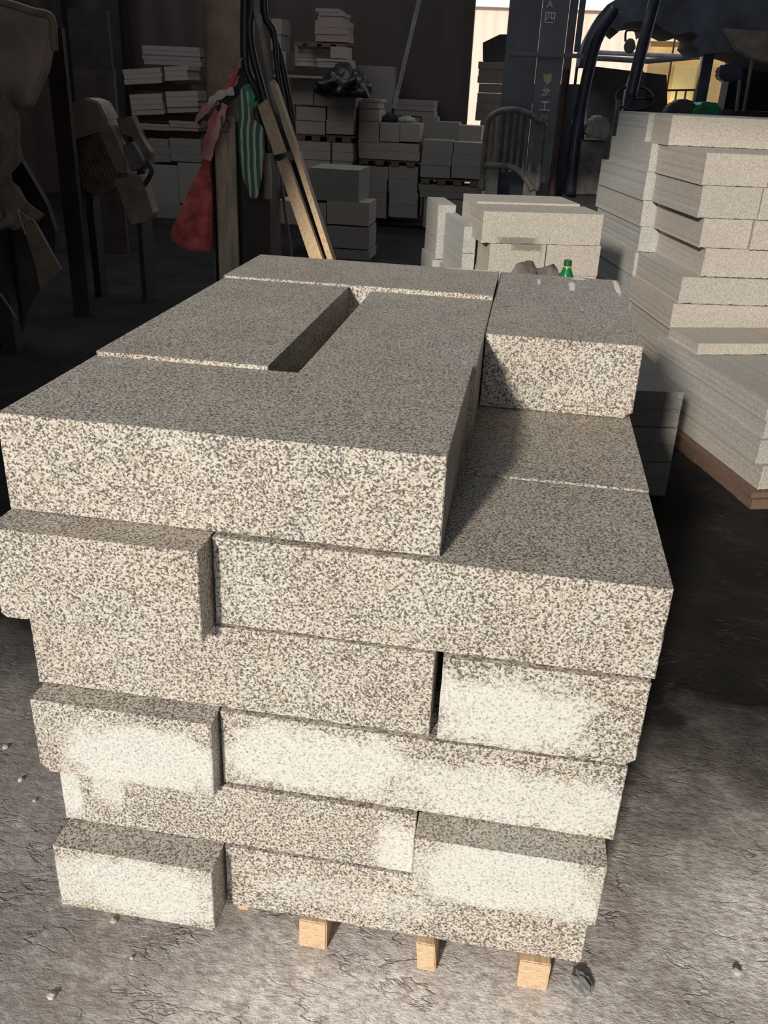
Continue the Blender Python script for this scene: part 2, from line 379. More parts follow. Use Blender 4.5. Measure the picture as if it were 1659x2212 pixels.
# fifth
stone('granite_block', .055, .886, -.054, 1.82, Z[5], Z[4], mg(12, [(.075, .36, .035, .09, 1.0), (.17, .385, .05, .05, .8), (.86, .345, .07, .08, .95)]), 'recessed granite block of the fifth layer with pale dust at both ends', keep=True)
stone('granite_block', .889, 1.289, -.118, 1.86, Z[5], Z[4], mg(13, [(1.09, .365, .26, .11, 1.0)]), 'whitish dusty granite block jutting out low at the right of the near pile', keep=True)
# sixth
stone('granite_block', .066, .446, -.141, 1.80, Z[6], Z[5], mg(14, [(.28, .185, .20, .11, 1.0), (.12, .18, .07, .08, .8)]), 'lowest left granite block, whitish and jutting out over the floor', keep=True)
stone('granite_block', .449, 1.285, -.063, 1.84, Z[6], Z[5], mg(15, [(.75, .18, .25, .05, .35)]), 'long lowest granite block resting on the wooden skids', keep=True)
for x0, x1, yo, lb in ((.628, .695, -.072, 'square-ended wooden skid under the pile, left of the three lit ones'), (.908, .952, -.080, 'narrow chipped wooden skid under the middle of the near pile'), (1.148, 1.218, -.080, 'square wooden skid under the right end of the near pile'), (.452, .482, .0, 'thin wooden skid in shadow beside the lowest left block'), (.12, .18, -.06, 'wooden skid hidden under the lowest left block')):
    bm = box(x0, x1, yo, 1.75, 0, Z[6] - .0005, .003)
    if lb.startswith('narrow'):
        for v in bm.verts:
            if v.co.z < .02 and v.co.y < 0: v.co.x += .008
    tag(link('wooden_skid', bm, M_bear), lb, 'timber', 'skids under the near pile')

def lump(name, x, y, z, r, mat, label, cat, sx=1, sy=1, sz=.6, seed=0, amp=.35, sub=3, smooth=False, group=None, fr=2.0, rot=0):
    bm = bmesh.new(); bmesh.ops.create_icosphere(bm, subdivisions=sub, radius=1)
    for v in bm.verts:
        n = 1 + amp * mnoise.noise(v.co * fr + Vector((seed, seed, 0))) + amp * .5 * mnoise.noise(v.co * fr * 2.3 + Vector((0, seed, seed)))
        v.co = Vector((v.co.x * sx, v.co.y * sy, v.co.z * sz)) * n * r
        if v.co.z < -sz * r * .55: v.co.z = -sz * r * .55
    zm = min(v.co.z for v in bm.verts)
    bmesh.ops.rotate(bm, verts=bm.verts[:], matrix=Matrix.Rotation(rot, 3, 'Z'))
    bmesh.ops.translate(bm, verts=bm.verts[:], vec=(x, y, z - zm))
    return tag(link(name, bm, mat, smooth=smooth), label, cat, group)
M_peb = plain('pebble_stone', (.55, .52, .48), .8, scale=30)
def ground_at(u, v):
    d = ray(u, v); return CAM + d * (-CAM.z / d.z)
p = ground_at(1256, 2126)
lump('stone_shard', p.x, p.y, 0, .028, plain('shard_grey', (.30, .295, .29), .8, scale=40), 'dark curved stone shard on the floor by the right wooden skid', 'stone', .8, 1.2, .35, 3, rot=.4)
for i, (u, v, r, lb) in enumerate(((112, 2152, .010, 'small white pebble near the bottom left corner of the photo'), (246, 1990, .008, 'tiny white pebble below the lowest left block'), (285, 2070, .005, 'white grit speck on the dark floor left of the skids'), (45, 1685, .008, 'tiny pebble on the floor at the left, level with the fourth layer'), (12, 1615, .009, 'dark pebble on the floor at the far left edge'), (75, 1730, .006, 'speck-sized pebble left of the fifth layer'), (1592, 2100, .011, 'flat pebble on the floor toward the lower right corner'))):
    p = ground_at(u, v); lump('pebble', p.x, p.y, 0, r, M_peb, lb, 'pebble', seed=i * 3.1, sub=2, group='pebbles on the floor')

# bottle and rag on the far end of the pile
b0 = P(1222, 605, 2.1); bx, by, bz = b0.x, 2.10, Z[1] - .002
g = G('green_plastic'); g.b.inputs['Transmission Weight'].default_value = .35; M_green = g.out((.02, .22, .07), .2)
def lathe(prof, c, seg=24, bm=None):
    bm = bm or bmesh.new(); prev = None
    for r, z in prof:
        ring = [bm.verts.new((c[0] + r * math.cos(k * 2 * math.pi / seg), c[1] + r * math.sin(k * 2 * math.pi / seg), c[2] + z)) for k in range(seg)]
        if prev:
            for k in range(seg): bm.faces.new((prev[k], prev[(k + 1) % seg], ring[(k + 1) % seg], ring[k]))
        else: bm.faces.new(list(reversed(ring)))
        prev = ring
    bm.faces.new(prev); return bm
bt = empty('bottle', (bx, by, bz), 'green plastic bottle standing behind the near pile of granite', 'bottle')
part('bottle_body', lathe([(.034, 0), (.037, .006), (.037, .13), (.035, .15), (.028, .18), (.018, .205), (.014, .215), (.014, .222)], (bx, by, bz)), M_green, bt, True)
part('neck_ring', lathe([(.0165, .214), (.0165, .219)], (bx, by, bz)), plain('yellow_ring', (.45, .45, .12), .4), bt)
part('cap', lathe([(.0145, .221), (.0155, .223), (.0155, .238), (.013, .241)], (bx, by, bz)), plain('dark_green_cap', (.01, .09, .035), .4), bt)
lump('rag', 1.02, 2.14, Z[1] - .002, .125, plain('rag_cloth', (.15, .135, .12), .95, scale=20, var=.5), 'crumpled grey-brown rag heap beside the green bottle', 'rag', .98, .7, 1.05, 5, .45, 4, True)

# ================================================================ STACK OF PALE BLOCKS BEHIND (middle)
def RM_(ox, oy, deg): return Matrix.Translation((ox, oy, 0)) @ Matrix.Rotation(math.radians(deg), 4, 'Z')
MB_ = RM_(.705, 4.2, 16)
def rs(M, x0, x1, y0, y1, z0, z1, mat, label, name='granite_block', group=None, rough=1.5, cR=0):
    return stone(name, x0, x1, y0, y1, z0, z1, mat, label, 'stone block' if 'block' in name else 'stone slab', group, M=M, rough=rough, chipR=cR)
lv = [1.215, 1.025, .835, .645, .455, .265, .075]
gB = 'pale blocks stacked behind the green bottle'
rs(MB_, 0, .765, 0, .40, lv[1], lv[0], pale_granite('sawn_granite_smudged', (.48, .45, .40), seed=3, stain=(-.09, .01, .13, .035)), 'pale granite block on top of the middle stack, its bright front facing us', group=gB)
rs(MB_, .045, .74, .402, .86, lv[1], lv[0] + .012, PG[1], 'pale granite block lying behind the top front one of the middle stack', group=gB)
names_ = ['second', 'third', 'fourth', 'fifth', 'lowest']
for i in range(5):
    a = .058 + .01 * math.sin(i * 2.1)
    if i == 0:
        rs(MB_, a, .42, .0, .86, lv[2], lv[1], pale_granite('sawn_granite_smudged', (.46, .43, .38), seed=4, stain=(.17, .185, .11, .04)), 'pale granite block left of the joint, second layer of the middle stack', group=gB)
        rs(MB_, .425, .775, .0, .86, lv[2], lv[1], PG[1], 'pale granite block right of the joint, second layer of the middle stack', group=gB)
    else:
        rs(MB_, a - .02, .76 + .01 * (i % 2), .0, .86, lv[i + 2], lv[i + 1], PG[i % 2], 'pale granite block of the %s layer in the middle stack, behind bottle and rag' % names_[i], group=gB)
bm = bmesh.new()
for y in (.05, .4, .75): abox(bm, .03, .75, y - .05, y + .05, .0, .074)
bmesh.ops.transform(bm, matrix=MB_, verts=bm.verts[:]); tag(link('pallet', bm, M_pallet), 'low pallet under the middle stack of pale blocks', 'pallet')
# side column of narrow blocks
gS = 'narrow blocks on the left flank of the middle stack'
for i, (x0, x1, y0, z1, z0) in enumerate(((-.05, .036, .30, 1.08, .912), (-.05, .036, .30, .911, .74), (-.07, .02, .26, .739, .57), (-.06, .02, .26, .569, .38), (-.07, .02, .25, .379, .19), (-.06, .02, .25, .189, .0))):
    rs(MB_, x0, min(x1, .018) if i > 1 else x1, y0, .98, z0, z1, PG[3], ('%s narrow grey block on the left flank of the middle stack' % ['topmost', 'second', 'third', 'fourth', 'fifth', 'lowest'][i]), group=gS)
rs(MB_, -.10, .03, 1.0, 1.5, .75, 1.13, PG[2], 'greyish upright block at the left rear of the middle stack', group=gS)
rs(MB_, -.12, .03, 1.0, 1.5, .0, .748, PG[2], 'tall grey block under the greyish upright one at the left rear of the middle stack', group=gS)

# ================================================================ TALL STACK AT THE RIGHT
MR = RM_(1.966, 4.3, 12)
zz = [1.785, 1.605, 1.425, 1.240, 1.068, .895, .730, .570, .390, .210, .04]
offs = [(.0, .70), (.0, 0), (.012, 0), (.055, .0), (.10, 0), (-.02, 0), (-.045, 0), (-.02, 0), (0, 0), (.01, 0)]
ordn = ['top', 'second', 'third', 'fourth', 'fifth', 'sixth', 'seventh', 'eighth', 'ninth', 'tenth']
gR = 'blocks of the tall stack at the right'
for i in range(10):
    lx, ly = offs[i]
    if i == 0:
        rs(MR, -.01, 1.5, .66, 1.02, zz[1], zz[0], PG[1], 'top front block of the tall right stack, set back, with a speckled sunny face', group=gR, rough=2)
    elif i in (1, 2, 3):
        sp = .42 - .02 * i
        rs(MR, lx, sp, ly, .86, zz[i + 1], zz[i], PG[i % 2], '%s course of the tall right stack, front block left of the joint' % ordn[i], group=gR, rough=2)
        rs(MR, sp + .004, 1.5, ly - (.02 if i == 3 else 0), .86, zz[i + 1], zz[i], PG[1], '%s course of the tall right stack, front block cut by the photo edge' % ordn[i], group=gR, rough=2)
    else:
        rs(MR, lx, 1.5, ly - (.02 if i > 4 else 0), .86, zz[i + 1], zz[i], PG[(i + 1) % 2], '%s course of the tall right stack, front block' % ordn[i], group=gR, rough=3)
    dx = (-.045, -.045, -.05, -.04, -.03, -.04, -.03, -.02, 0, 0)[i]
    rs(MR, dx, 1.45, (1.03 if i == 0 else .87), 1.78 + (.18, .28, .46, .5, .45, .4, .4, .4, .4, .4)[i] - .22, zz[i + 1], zz[i], PG[2 if i % 2 else 3], '%s course of the tall right stack, rear block seen from its side' % ordn[i], group=gR, rough=2)
bm = bmesh.new(); abox(bm, .03, 1.4, .02, 1.6, 0, .039); bmesh.ops.transform(bm, matrix=MR, verts=bm.verts[:]); tag(link('pallet', bm, M_pallet), 'pallet under the tall right stack', 'pallet')

# ================================================================ LOW SLAB PILE AT THE RIGHT EDGE
MS = RM_(2.286, 2.871, 18)
gL = 'long slabs of the low pile at the right edge'
lz = [.548, .44, .345, .215, .085]
for i in range(4):
    rs(MS, (.0, .012, -.008, .02)[i] - .0, .62, (.10, .10, .08, .05)[i], 1.40 - .02 * i, lz[i + 1], lz[i], PG[(2, 3, 2, 0)[i]], '%s long slab of the low right pile, left column, near end' % ordn[i], 'granite_slab', gL, 2)
    rs(MS, .625, 1.3, (.10, .10, .08, .05)[i], 1.40, lz[i + 1], lz[i], PG[1], '%s long slab of the low right pile, right column beyond the photo edge' % ordn[i], 'granite_slab', gL, 2)
bm = bmesh.new()
for y in (.08, .7, 1.3): abox(bm, -.03, 1.2, y - .08, y + .05, .0, .055)
abox(bm, -.03, 1.2, .02, 1.36, .052, .0835)
abox(bm, -.025, .04, .02, 1.36, 0, .05)
bmesh.ops.transform(bm, matrix=MS, verts=bm.verts[:]); tag(link('pallet', bm, M_pallet), 'reddish-brown pallet under the low slab pile at the right edge', 'pallet')
rs(MS, .02, 1.2, .92, 1.30, .549, .618, PG[1], 'thin pale slab lying loose on top of the low right pile', 'granite_slab', None, 2)

# ================================================================ STREAKED GREY BLOCKS RIGHT BEHIND THE NEAR PILE
MD = RM_(1.836, 2.92, 10)
for i, (a, b) in enumerate(((.378, .567), (.189, .376), (0, .187))):
    rs(MD, -.62, .002 * i, 0, .75, a, b, M_streak, '%s of the streaked grey blocks half hidden behind the right of the near pile' % ['topmost', 'middle', 'lowest'][i], group='streaked grey blocks behind the near pile')

# ================================================================ STORED STACKS AGAINST THE BACK WALL
def pbox(u0, v0, u1, v1, Y):
    a = P(u0, (v0 + v1) / 2, Y); b = P(u1, (v0 + v1) / 2, Y); t = P((u0 + u1) / 2, v0, Y); l = P((u0 + u1) / 2, v1, Y)
    return a.x, b.x, l.z, t.z
def bundle(u0, v0, u1, v1, Y, mat, label, n=1, depth=.5, tilt=0, strap=0, group=None, name=None, cat=None):
    x0, x1, z0, z1 = pbox(u0, v0, u1, v1, Y); z0 = max(z0, 0)
    bm = bmesh.new(); h = (z1 - z0) / n; rnd = random.Random(int(u0 * 7 + v0))
    for i in range(n):
        j = rnd.uniform(-.012, .012) if n > 1 else 0
        vs_ = abox(bm, x0 + j, x1 + j, Y + abs(j), Y + depth, z0 + i * h + (.003 if i else 0), z0 + (i + 1) * h)
    cx, cz = (x0 + x1) / 2, z0
    Mt = Matrix.Translation((cx, Y, cz)) @ Matrix.Rotation(math.radians(-tilt), 4, 'Y') @ Matrix.Translation((-cx, -Y, -cz))
    if tilt: bmesh.ops.transform(bm, matrix=Mt, verts=bm.verts[:])
    nm = name or ('slab_bundle' if n > 1 else 'granite_block'); ct = cat or ('stone slabs' if n > 1 else 'stone block')
    if strap:
        e = empty(nm, (cx, Y + depth / 2, z0), label, ct, group)
        part('slabs', bm, mat, e)
        sb = bmesh.new(); sx = x0 + (x1 - x0) * strap
        abox(sb, sx - .012, sx + .012, Y - .006, Y + .002, z0, z1 + .006); abox(sb, sx - .012, sx + .012, Y - .006, Y + depth, z1 + .001, z1 + .006)
        if tilt: bmesh.ops.transform(sb, matrix=Mt, verts=sb.verts[:])
        part('strap', sb, M_dark, e)
        return e
    return tag(link(nm, bm, mat), label, ct, group)
def rack(u0, v0, u1, v1, Y, label, depth=.8):      # pallet boards on bearers
    x0, x1, z0, z1 = pbox(u0, v0, u1, v1, Y); z0 = max(z0, 0)
    bm = bmesh.new(); h = z1 - z0
    abox(bm, x0, x1, Y + .02, Y + depth, z1 - h * .3, z1)
    for k in range(4):
        x = x0 + (x1 - x0) * (k + .3) / 3.8; abox(bm, x - .06, x + .06, Y, Y + depth, z0, z1 - h * .3)
    return tag(link('pallet', bm, M_pallet), label, 'pallet', 'pallets between the stored stacks')
gA = 'strapped slab bundles behind the machine'
b = bundle
b(308, 100, 432, 141, 12.4, BK[1], 'dim bundle of slabs high against the back wall, left of the steel column', 4, group=gA)
b(268, 148, 349, 181, 11.5, BK[0], 'upper tilted slab bundle left of the black strap, behind the machine', 3, tilt=5, group=gA)
b(351, 143, 406, 174, 11.5, BK[0], 'upper tilted slab bundle right of the black strap, behind the machine', 3, tilt=4, strap=.06, group=gA)
b(285, 180, 415, 197, 11.7, M_pallet, 'dark timber layer below the upper tilted bundles', 1, group=None, name='timber_bearer', cat='timber')
b(284, 203, 354, 248, 11.5, BK[0], 'second tilted slab bundle, left half, above the timber', 4, tilt=4, group=gA)
b(355, 197, 428, 243, 11.5, BK[0], 'second tilted slab bundle, right half, bound with a strap', 4, tilt=4, strap=.05, group=gA)
b(302, 248, 425, 262, 11.7, M_pallet, 'dark timber layer below the second tilted bundles', 1, name='timber_bearer', cat='timber')
b(300, 268, 366, 281, 11.5, BK[3], 'thin brownish slab bundle behind the machine, left piece', 2, group=gA)
b(366, 262, 428, 283, 11.5, BK[3], 'thin brownish slab bundle behind the machine, right piece', 3, group=gA)
b(310, 283, 432, 299, 11.7, M_pallet, 'timber layer above the greenish slab bundle', 1, name='timber_bearer', cat='timber')
b(322, 300, 366, 349, 11.5, BK[2], 'greenish slab bundle under the brownish ones, left part', 3, group=gA)
b(367, 300, 434, 349, 11.5, BK[2], 'greenish slab bundle under the brownish ones, right part', 3, group=gA)
b(315, 356, 385, 439, 11.5, BK[1], 'grey block low behind the machine, left of the dark hole', 1, group=gA)
b(386, 352, 440, 440, 11.5, BK[1], 'grey block low behind the red bag', 1, group=gA)
b(318, 441, 440, 520, 11.5, BK[2], 'lowest greenish block behind the machine', 1, group=gA)
gC = 'stored blocks in the tall stack right of the hanging straps'
b(586, 40, 608, 108, 12.4, BK[1], 'narrow upright block beside the hanging straps, high up', 2, group=gC)
b(590, 110, 618, 150, 12.2, BK[1], 'small block beside the hanging straps, below the narrow upright one', 1, group=gC)
b(682, 18, 730, 26, 12.0, BK[1], 'single thin slab topping the dim stack near the top of the photo', 1, group=gC)
b(688, 26, 742, 44, 12.0, BK[1], 'short slab bundle under the single thin slab', 2, group=gC)
b(680, 44, 748, 90, 12.0, BK[3], 'big dim block in the upper part of the tall stack', 3, group=gC)
rack(636, 92, 750, 101, 12.0, 'pallet under the big dim block, high in the tall stack')
cl = P(652, 142, 11.9); ct_ = P(652, 93, 11.9); rr = (P(683, 118, 11.9).x - P(622, 118, 11.9).x) / 2
bm = bmesh.new(); n_ = 5; hh = (ct_.z - cl.z) / n_
for i in range(n_): bmesh.ops.create_cone(bm, cap_ends=True, segments=32, radius1=rr, radius2=rr * .98, depth=hh * .93, matrix=Matrix.Translation((cl.x, 12.3, cl.z + hh * (i + .5))))
tag(link('round_slab_stack', bm, BK[0]), 'stack of round slabs on the plank, upper middle left', 'stone slabs')
b(714, 101, 748, 126, 11.9, BK[0], 'small square block beside the round slabs', 1, depth=.4, group=gC)
b(684, 127, 752, 146, 11.9, BK[0], 'flat slab bundle right of the round slabs', 3, group=gC)
lk = P(590, 160, 11.6); rk = P(696, 162, 11.6)
tag(link('plank', box(lk.x, rk.x, 11.6, 12.6, lk.z - .035, lk.z, .004), wood('plank_wood', (.34, .27, .2))), 'thin pale plank carrying the round slabs', 'plank')
b(632, 167, 677, 226, 11.8, BK[0], 'upright pale block below the plank, left', 1, group=gC)
b(679, 190, 769, 230, 11.8, BK[0], 'wide pale block below the black plastic sheet', 1, group=gC)
b(640, 231, 703, 290, 11.8, BK[0], 'square pale block in the tall stack, lower left of the pair', 2, group=gC)
b(705, 231, 763, 290, 11.8, BK[0], 'square pale block in the tall stack, lower right of the pair', 2, group=gC)
rack(640, 291, 765, 306, 11.8, 'pallet across the middle of the tall stack')
b(640, 307, 762, 366, 11.8, BK[0], 'wide pale bundle under the middle pallet, partly behind the dark block', 3, strap=.62, group=gC)
b(640, 366, 764, 500, 11.8, BK[1], 'lower block of the tall stack, mostly hidden', 2, group=gC)
x0, x1, z0, z1 = pbox(690, 145, 768, 214, 11.4)
lump('plastic_sheet', (x0 + x1) / 2 + .02, 11.75, z1 - .36, .33, plain('black_plastic', (.02, .02, .022), .35, var=.5), 'crumpled black plastic sheet draped over the pale blocks', 'plastic sheet', 1.0, .8, .75, 8, .5, 4, True)
# nearer pair of blocks
b(668, 365, 775, 434, 9.2, BK[2], 'dark greenish block resting on the nearer pale blocks, centre left', 1, depth=.7)
gN = 'nearer pale blocks, centre left'
b(600, 436, 704, 486, 9.2, BK[0], 'nearer pale block directly under the dark greenish one, left piece', 1, group=gN)
b(706, 436, 797, 486, 9.2, BK[0], 'nearer pale block under the dark greenish one, right piece', 1, group=gN)
b(690, 489, 797, 536, 9.2, BK[1], 'middle course of the nearer pale blocks', 1, group=gN)
b(700, 539, 797, 600, 9.2, BK[1], 'lowest visible course of the nearer pale blocks, above the near pile', 1, group=gN)
# centre stack
gM = 'stored blocks of the centre stack'
b(782, 214, 824, 220, 12.0, BK[0], 'thin pale slab lying on top of the centre stack', 1, group=gM)
b(780, 222, 818, 234, 12.0, BK[0], 'short slab just under the thin one on the centre stack', 1, group=gM)
b(776, 236, 820, 262, 12.0, BK[0], 'upper left block of the centre stack', 1, group=gM)
b(775, 263, 819, 306, 12.0, BK[0], 'left block of the centre stack below the upper left one', 1, group=gM)
b(821, 266, 863, 306, 12.0, BK[0], 'middle block of the centre stack under the dark bag', 1, group=gM)
b(864, 267, 907, 306, 12.0, BK[0], 'right block of the centre stack in the upper course', 1, group=gM)
b(774, 308, 906, 345, 12.0, BK[0], 'wide pale slab bundle of the centre stack, above the pallet', 2, group=gM)
rack(776, 346, 904, 358, 12.0, 'pallet in the middle of the centre stack')
b(774, 359, 836, 470, 12.0, BK[1], 'tall pale bundle at the lower left of the centre stack', 4, group=gM)
b(840, 359, 902, 470, 12.0, BK[1], 'tall pale bundle at the lower right of the centre stack', 4, group=gM)
x0, x1, z0, z1 = pbox(822, 246, 856, 266, 12.1)
lump('sack', (x0 + x1) / 2, 12.3, z0, (x1 - x0) / 2, plain('dark_sack_cloth', (.03, .03, .035), .8), 'small dark sack on the middle of the centre stack', 'sack', 1, .8, .75, 2, .3, 3, True)
x0, x1, z0, z1 = pbox(854, 250, 894, 266, 12.1)
lump('sack', (x0 + x1) / 2, 12.3, z0, (x1 - x0) / 2, plain('pale_sack_cloth', (.36, .36, .33), .8), 'flat pale sack beside the dark one on the centre stack', 'sack', 1, .8, .45, 4, .2, 3, True)
b(766, 142, 843, 478, 12.95, BK[1], 'large grey slab standing against the back wall behind the centre stack', 1, depth=.4)
b(850, 252, 903, 480, 12.95, BK[1], 'grey slab under the flat bundle by the back wall', 1, depth=.4)
b(850, 216, 938, 251, 12.95, BK[1], 'flat grey slab bundle against the back wall, right of centre', 3, depth=.5)
b(905, 252, 938, 478, 12.95, BK[1], 'small grey block under the flat slab bundle by the back wall', 1, depth=.4)
b(941, 264, 990, 300, 12.5, BK[2], 'grey-green crate-like block on the stack left of the forklift', 1, depth=.5)
b(990, 272, 1040, 305, 12.5, BK[1], 'brownish block beside the grey-green one, left of the forklift', 1, depth=.5)
gF = 'stored blocks just left of the forklift'
b(910, 303, 975, 384, 12.0, BK[1], 'pale bundle left of the forklift, left half above the pallet', 3, group=gF)
b(977, 308, 1042, 386, 12.0, BK[1], 'pale bundle left of the forklift, right half above the pallet', 3, group=gF)
rack(908, 387, 1042, 400, 12.0, 'reddish pallet left of the forklift')
b(905, 401, 1042, 430, 12.0, BK[2], 'greenish slab bundle under the reddish pallet', 2, group=gF)
b(915, 431, 1010, 494, 12.0, BK[1], 'lowest pale block left of the forklift', 1, group=gF)
# posts of the back wall
for i, (u0, u1, lb) in enumerate(((238, 262, 'dark wall post left of the strapped slab bundles'), (120, 140, 'dark wall post behind the rusty hopper'))):
    x0, x1, _, _ = pbox(u0, 100, u1, 110, 13.0)
    bm = bmesh.new(); abox(bm, x0, x1, 13.0, 13.03, 0, 6.6); abox(bm, x0, x1, 13.3, 13.33, 0, 6.6); abox(bm, (x0 + x1) / 2 - .015, (x0 + x1) / 2 + .015, 13.03, 13.3, 0, 6.6)
    tag(link('steel_post', bm, M_dark), lb, 'post', 'posts along the back wall')
a_, c_ = P(850, 235, 12.0), P(905, 0, 12.6); dv = (c_ - a_)
lo_ = a_ - dv * (a_.z / dv.z) if False else a_
tag(link('leaning_pole', tube([a_, c_, a_ + dv * 1.35], .03, smooth=False), plain('pole_grey', (.16, .15, .15), .5)), 'thin grey pole leaning over the centre stack', 'pole')

# ================================================================ STEEL COLUMN WITH HANGING THINGS
Yc = 4.6
co = empty('steel_column', (P(515, 600, Yc).x, Yc + .15, 0), 'brown steel column with a round sleeve above and pale flange below', 'column')
sx0, sx1 = P(424, 60, Yc).x, P(531, 60, Yc).x; zc = P(480, 262, Yc).z
M_sleeve = plain('brown_sleeve', (.50, .375, .28), .7, var=.3, scale=5); cxm = (sx0 + sx1) / 2; cr = (sx1 - sx0) / 2
bm = bmesh.new(); bmesh.ops.create_cone(bm, cap_ends=True, segments=40, radius1=cr, radius2=cr, depth=6.6 - zc, matrix=Matrix.Translation((cxm, Yc + cr, (6.6 + zc) / 2)))
sv = part('upper_sleeve', bm, M_sleeve, co, False)
for p_ in sv.data.polygons: p_.use_smooth = abs(p_.normal.z) < .5
fx0, fx1, fx2, fx3 = P(455, 420, Yc).x, P(468, 420, Yc).x, P(512, 420, Yc).x, P(580, 420, Yc).x
part('front_flange', box(fx1, fx2, Yc - .01, Yc + .02, 0, zc + .03, .003), plain('weathered_flange', (.50, .42, .31), .75, var=.35, scale=6, stretch=(4, 4, .6)), co, label='pale weathered lower flange')
part('side_flange', box(fx0, fx0 + .018, Yc + .0, Yc + .26, 0, zc + .02, .002), plain('grey_flange', (.14, .13, .12), .6), co)
part('web', box(fx0 + .019, fx2, Yc + .08, Yc + .10, 0, zc), M_dark, co)
part('side_panel', box(fx2 + .02, fx3, Yc + .03, Yc + .30, 0, P(545, 262, Yc).z), plain('dark_brown_panel', (.05, .035, .03), .7), co, label='dark brown side panel')
# red bag
rb = empty('red_bag', P(425, 520, Yc - .2), 'dusty red cloth bag hanging in a cone from the steel column', 'bag')
part('bag_body', sack([(346, 440, 449), (356, 436, 452), (385, 422, 455), (430, 402, 457), (470, 385, 457), (500, 372, 457), (520, 372, 455), (535, 388, 453), (542, 410, 450)], Yc - .16, .5, 9, .05, seed=1), plain('red_cloth', (.68, .13, .12), .85, var=.6, scale=9), rb, True)
part('bag_strap', ribbon([P(445, 348, Yc - .16), P(446, 310, Yc - .16), P(458, 270, Yc - .16), P(470, 240, Yc - .16)], .05), plain('pink_cloth', (.66, .22, .22), .85), rb)
part('bag_strap', ribbon([P(447, 345, Yc - .18), P(462, 300, Yc - .18), P(474, 265, Yc - .18), P(486, 225, Yc - .18)], .045), plain('pale_pink_cloth', (.75, .38, .35), .85), rb)
rg = empty('ribbons', P(480, 200, Yc - .1), 'knotted pink and white cloth strips tied on the column above the red bag', 'cloth strips')
pk = plain('faded_pink_strip', (.72, .33, .31), .85); wh = plain('dirty_white_strip', (.72, .66, .60), .85); blk = plain('black_strip', (.03, .03, .03), .7)
part('strip', ribbon([P(524, 150, Yc - .1), P(508, 165, Yc - .12), P(495, 195, Yc - .12), P(470, 210, Yc - .12)], .05), pk, rg)
part('strip', ribbon([P(512, 150, Yc - .15), P(500, 175, Yc - .16), P(480, 200, Yc - .16), P(462, 225, Yc - .15)], .025), plain('red_strip', (.62, .14, .14), .85), rg)
part('strip', ribbon([P(505, 196, Yc - .18), P(480, 203, Yc - .18), P(460, 215, Yc - .18), P(453, 228, Yc - .18)], .045), wh, rg)
part('strip', ribbon([P(470, 215, Yc - .14), P(448, 232, Yc - .14), P(432, 252, Yc - .14), P(425, 275, Yc - .14)], .045), pk, rg)
part('strip', ribbon([P(428, 268, Yc - .16), P(440, 256, Yc - .16), P(470, 252, Yc - .16), P(492, 262, Yc - .16)], .018), blk, rg)
part('strip', ribbon([P(515, 150, Yc - .13), P(525, 170, Yc - .13), P(512, 195, Yc - .13), P(480, 225, Yc - .13), P(478, 250, Yc - .13)], .05), blk, rg)
part('cord', tube([P(528, 50, Yc - .06), P(527, 100, Yc - .06), P(527, 120, Yc - .08), P(516, 138, Yc - .1), P(524, 150, Yc - .1)], .003), wh, rg)
# buckle
bk_ = tube([P(478, 250, Yc - .2), P(480, 280, Yc - .2), P(490, 284, Yc - .2), P(497, 262, Yc - .2), P(494, 248, Yc - .2)], .005)
part('hook', bk_, plain('metal_hook', (.12, .13, .12), .4, .8), rg)
# green striped sack
g = G('striped_sack'); sep = g.n.new('ShaderNodeSeparateXYZ'); g.t.links.new(g.tc.outputs['Object'], sep.inputs[0])
sn_ = g.math('SINE', g.math('ADD', g.math('MULTIPLY', sep.outputs[0], 150), g.math('MULTIPLY', g.noise(3, 3), 9)))
c1 = g.ramp(sn_, [(.2, (.07, .20, .12)), (.4, (.42, .44, .35)), (.6, (.70, .66, .56)), (.9, (.60, .60, .50))])
yl = g.ramp(g.math('ADD', g.noise(5, 2), g.math('MULTIPLY', sep.outputs[0], 2.5)), [(.68, 0), (.74, 1)])
M_sack = g.out(g.mix(g.math('MULTIPLY', yl, .7), c1, (.45, .42, .06)), .8)
gs = empty('striped_sack', P(545, 420, Yc - .2), 'green and white striped woven sack hanging folded by the column', 'sack')
part('sack_body', sack([(182, 528, 540), (195, 520, 548), (220, 515, 540), (250, 514, 540), (268, 514, 563), (285, 515, 571), (320, 517, 571), (350, 520, 568), (380, 524, 565), (405, 533, 561), (428, 541, 555)], Yc - .18, .35, 11, .06, seed=4), M_sack, gs, True)
part('sack_flap', ribbon([P(530, 186, Yc - .22), P(545, 205, Yc - .22), P(541, 228, Yc - .22), P(556, 222, Yc - .22)], .03), plain('green_flap', (.10, .34, .20), .8), gs)
# hoses and rubber belts
M_rub = plain('black_rubber', (.028, .027, .028), .45, var=.5, scale=3); M_hose = plain('dusty_hose', (.30, .275, .235), .65, var=.45, scale=3)
hz = P(560, 0, Yc)
def hang(name, pts, r, mat, label, Y=Yc - .02, top=True):
    q = [P(u, v, Y) for u, v in pts]
    if top: q = [Vector((q[0].x + .02, Y, q[0].z + .5))] + q
    return tag(link(name, tube(q, r, 10), mat, smooth=True), label, 'hose', 'belts and hoses hanging by the column')
hang('hose', [(534, 0), (530, 50), (534, 110), (548, 190), (560, 260), (576, 350), (578, 430)], .028, M_hose, 'leftmost dusty hose, hanging along the right side of the column')
hang('hose', [(545, 0), (540, 50), (545, 110), (565, 190), (585, 260), (603, 315), (618, 345)], .024, M_rub, 'black hose ending in the loop end low at the timbers', Yc - .1)
hang('hose', [(554, 0), (560, 45), (572, 110), (582, 170), (596, 235), (614, 300), (624, 342)], .022, M_hose, 'dusty brown hose between the black ones', Yc - .16)
